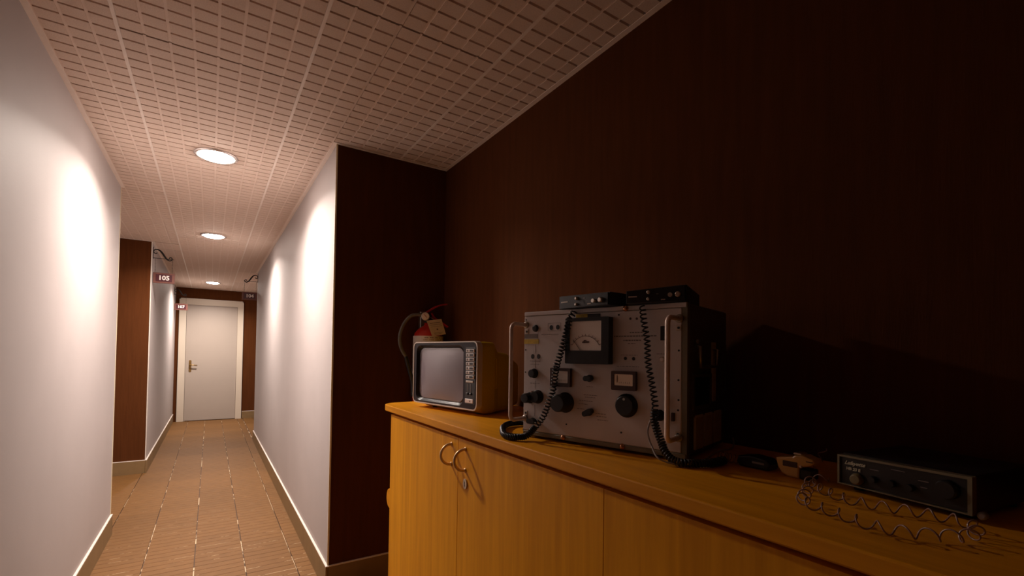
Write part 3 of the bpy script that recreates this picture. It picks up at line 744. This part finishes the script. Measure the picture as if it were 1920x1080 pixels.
# ---------------------------------------------------------------- coiled cords
def to_w(p):                                     # instrument-local -> world
    c_, s_ = math.cos(ra), math.sin(ra); return Vector((AX+p[0]*c_-p[1]*s_, AY+p[0]*s_+p[1]*c_, ZB+p[2]))
def cord(name_label, loc, segs, m='black', cat='cord', group=None):
    t = thing('coiled_cord', name_label, cat, loc, 0, group); k = 0
    for nm, pts, rad in segs:
        MB().tube([Vector(p)-Vector(loc) for p in pts], rad, 6).build(nm, m, t)
    return t
A_ = [to_w(p) for p in [(.178, -.012, .352), (.169, -.024, .327), (.166, -.032, .298), (.156, -.036, .255), (.140, -.036, .212), (.126, -.026, .182), (.116, -.022, .138), (.100, -.024, .093), (.084, -.026, .058), (.064, -.034, .030)]]
loopA = [Vector(p) for p in [to_w((.064, -.034, .030)), to_w((.048, -.05, .006)), to_w((.030, -.075, .003)), to_w((-.010, -.074, .003)), to_w((-.060, -.030, .003)), to_w((-.120, .040, .003)), to_w((-.150, .110, .003)), to_w((-.120, .150, .003)), to_w((-.070, .110, .003)), to_w((-.022, .050, .004)), to_w((-.012, .016, .010))]]
pa = spline(A_, 10); pl_ = spline(loopA, 10)
cord('black coiled cord from the left radio past the large meter, looping on the worktop', (A_[-1].x, A_[-1].y, ZT),
     [('coil', helix(pa, .0078, .0098, .0021), .0021), ('tight_loop', helix(pl_, .0075, .0052, .0026, steps=9), .0026)], group='black coiled cords over the instrument')
Bw = [to_w(p) for p in [(.372, -.012, .352), (.379, -.020, .319), (.388, -.020, .268), (.391, -.020, .217), (.401, -.020, .167), (.411, -.026, .128), (.416, -.034, .110)]]
B2 = [to_w(p) for p in [(.416, -.034, .110), (.414, -.036, .090), (.420, -.036, .066), (.434, -.040, .038), (.448, -.050, .018), (.470, -.054, .004), (.500, -.045, .002), (.530, -.010, .002), (.545, .04, .002)]]
cord('black coiled cord hanging from the right radio past the right knob to the worktop', (B2[-1].x, B2[-1].y, ZT),
     [('coil', helix(spline(Bw, 10), .0066, .0110, .0020), .0020), ('thick_coil', helix(spline(B2, 10), .0072, .0066, .0025), .0025)], group='black coiled cords over the instrument')
g_ = MB().tube(spline([to_w((.410, -.046, .085)), to_w((.405, -.05, .058)), to_w((.418, -.055, .028)), to_w((.445, -.068, .004)), Vector((.880, .640, ZT+.003)), Vector((.954, .656, ZT+.004)), Vector((1.07, .700, ZT+.004)), Vector((1.150, .708, ZT+.004)), Vector((1.205, .74, ZT+.02))], 8), .0022, 8)
tag(g_.build('cable', 'greyw'), 'thin grey cable curving round the foot of the instrument to the wall', 'cable')

# ---------------------------------------------------------------- microphones on the worktop
am = thing('hand_microphone', 'amber plastic hand microphone with a dark window lying on the worktop', 'microphone', (.985, .475, ZT))
px = [(.512, 1.097), (.479, 1.104), (.474, 1.108), (.459, 1.109), (.448, 1.105), (.441, 1.104), (.438, 1.098), (.445, 1.091), (.466, 1.0845), (.467, 1.0625), (.490, 1.0625), (.5005, 1.068), (.508, 1.079)]
b = MB(); b.prism([(a-.475, c-ZT) for a, c in px], YZ, 0, .036, bev=.0035); b.build('body', 'amber', am)
MB().box(-.0015, -.006, .0215, .004, .022, .0325, bev=.0008).build('window', 'brownp', am)
MB().box(.002, -.031, .001, .032, -.0085, .021, bev=.002).build('grip', 'black', am)
MB().lathe((.002, -.012, .0255), (-1, 0, 0), [(-.002, .0030), (.0025, .0028), (.0035, .001)], 10).build('push_stud', 'knobw', am)
MB().box(.004, -.012, .0465, .030, .004, .0505, bev=.0015).build('talk_key', 'chrome', am)
MB().box(-.0008, -.034, .0365, .003, -.022, .0385).build('mark', 'brownp', am)
bm = thing('hand_microphone', 'black hand microphone lying between the instrument and the amber microphone', 'microphone', (.990, .560, ZT))
b = MB(); b.prism([(-.030, .002), (.034, .002), (.040, .010), (.036, .022), (.010, .027), (-.024, .024), (-.034, .014)], YZ, 0, .040, bev=.003); b.build('body', 'black', bm)
MB().box(-.0012, -.022, .012, .002, .004, .0165, bev=.0006).build('talk_key', 'greyw', bm)
hp = helix(spline([Vector((.006, .040, .012)), Vector((.004, .062, .013)), Vector((.010, .085, .011))], 8), .0095, .010, .0013)
MB().tube(hp, .0013, 5).build('cord_stub', 'wirep', bm)

# ---------------------------------------------------------------- base-station radio on the right
br = thing('desk_radio', 'wide black radio with a thin metal trim frame at the right end of the worktop', 'radio', (.9810, .3955, ZT), math.radians(-98.7))
zr = .0110; RW, RH = .1900, .0560
b = MB(); b.box(.002, .008, zr-.002, RW-.002, .200, zr+RH, bev=.002); b.build('case', 'black', br)
fo = [(0, zr), (RW, zr-.001), (RW, zr+RH), (0, zr+RH-.003)]; fi = [(.0035, zr+.0022), (RW-.0055, zr+.0012), (RW-.0055, zr+RH-.0042), (.0035, zr+RH-.0062)]
b = MB(); b.frame(fo, fi, XZ, -.003, .010); b.build('trim_frame', 'frameb', br)
MB().box(.003, .001, zr+.002, RW-.004, .009, zr+RH-.004).build('face', 'black', br)
lettering('lettering', 'Lafayette', .0092, 'textg', br, (.0275, .0004, zr+.0405), rot=(PI/2, -.02, 0), shear=.5, bold=.00025)
lettering('lettering', 'HB 23 E', .0070, 'textg', br, (.0255, .0004, zr+.0300), shear=.1, bold=.0003)
MB().lathe((.033, .001, zr+.0145), (0, -1, 0), [(0, .0105), (.004, .0105), (.010, .0088), (.011, .007)], 24).build('knob', 'olivek', br)
MB().lathe((.160, .001, zr+.030), (0, -1, 0), [(0, .015), (.004, .015), (.012, .0125)], 24).build('channel_knob', 'black', br)
for x in (.058, .086, .112): MB().lathe((x, .001, zr+.020), (0, -1, 0), [(0, .006), (.009, .0055)], 16).build('small_knob', 'black', br)
for x0, x1, z in ((.052, .066, .036), (.084, .104, .043), (.122, .136, .034), (.125, .134, .024)): MB().box(x0, .0003, zr+z, x1, .0012, zr+z+.0012).build('marking', 'print_', br)
for x in (.02, .17):
    for y in (.03, .17): MB().cyl((x, y, 0), (x, y, zr), .009, n=10).build('foot', 'blackm', br)
MB().lathe((.1980, .012, .012), (0, -1, 0), [(0, .006), (.008, .006), (.010, .003)], 12).build('side_plug', 'greyw', br)
# its long stretched cord lying in a loop
cp = [(.985, .412, ZT+.018), (.972, .424, ZT+.0125), (.945, .428, ZT+.011), (.918, .408, ZT+.011), (.893, .372, ZT+.011), (.878, .340, ZT+.011), (.880, .308, ZT+.011), (.889, .284, ZT+.011), (.898, .260, ZT+.011), (.903, .230, ZT+.011), (.902, .205, ZT+.011),
      (.877, .188, ZT+.011), (.835, .188, ZT+.011), (.800, .212, ZT+.011), (.782, .234, ZT+.011), (.772, .256, ZT+.011), (.772, .280, ZT+.011), (.782, .308, ZT+.011), (.792, .340, ZT+.011), (.800, .366, ZT+.011), (.824, .386, ZT+.011), (.866, .396, ZT+.011), (.900, .412, ZT+.011)]
hp = helix(spline(cp, 10), .0078, .0270, .0013, steps=18, phase=.6)
t = thing('coiled_cord', 'long stretched coiled cord with shiny pale windings looping before the desk radio', 'cord', (.83, .30, ZT))
MB().tube([p-Vector((.83, .30, ZT)) for p in hp], .0012, 6).build('coil', 'wirep', t)
# a stray length of cord hanging on the wall between the microphones and the desk radio
hp = helix(spline([Vector((1.06, .475, ZT+.006)), Vector((1.075, .468, ZT+.03)), Vector((1.08, .462, ZT+.055))], 8), .0060, .024, .0012, steps=16)
tag(MB().tube(hp, .0011, 6).build('cord_end', 'wirep'), 'short upright end of coiled cord standing behind the amber microphone', 'cord')
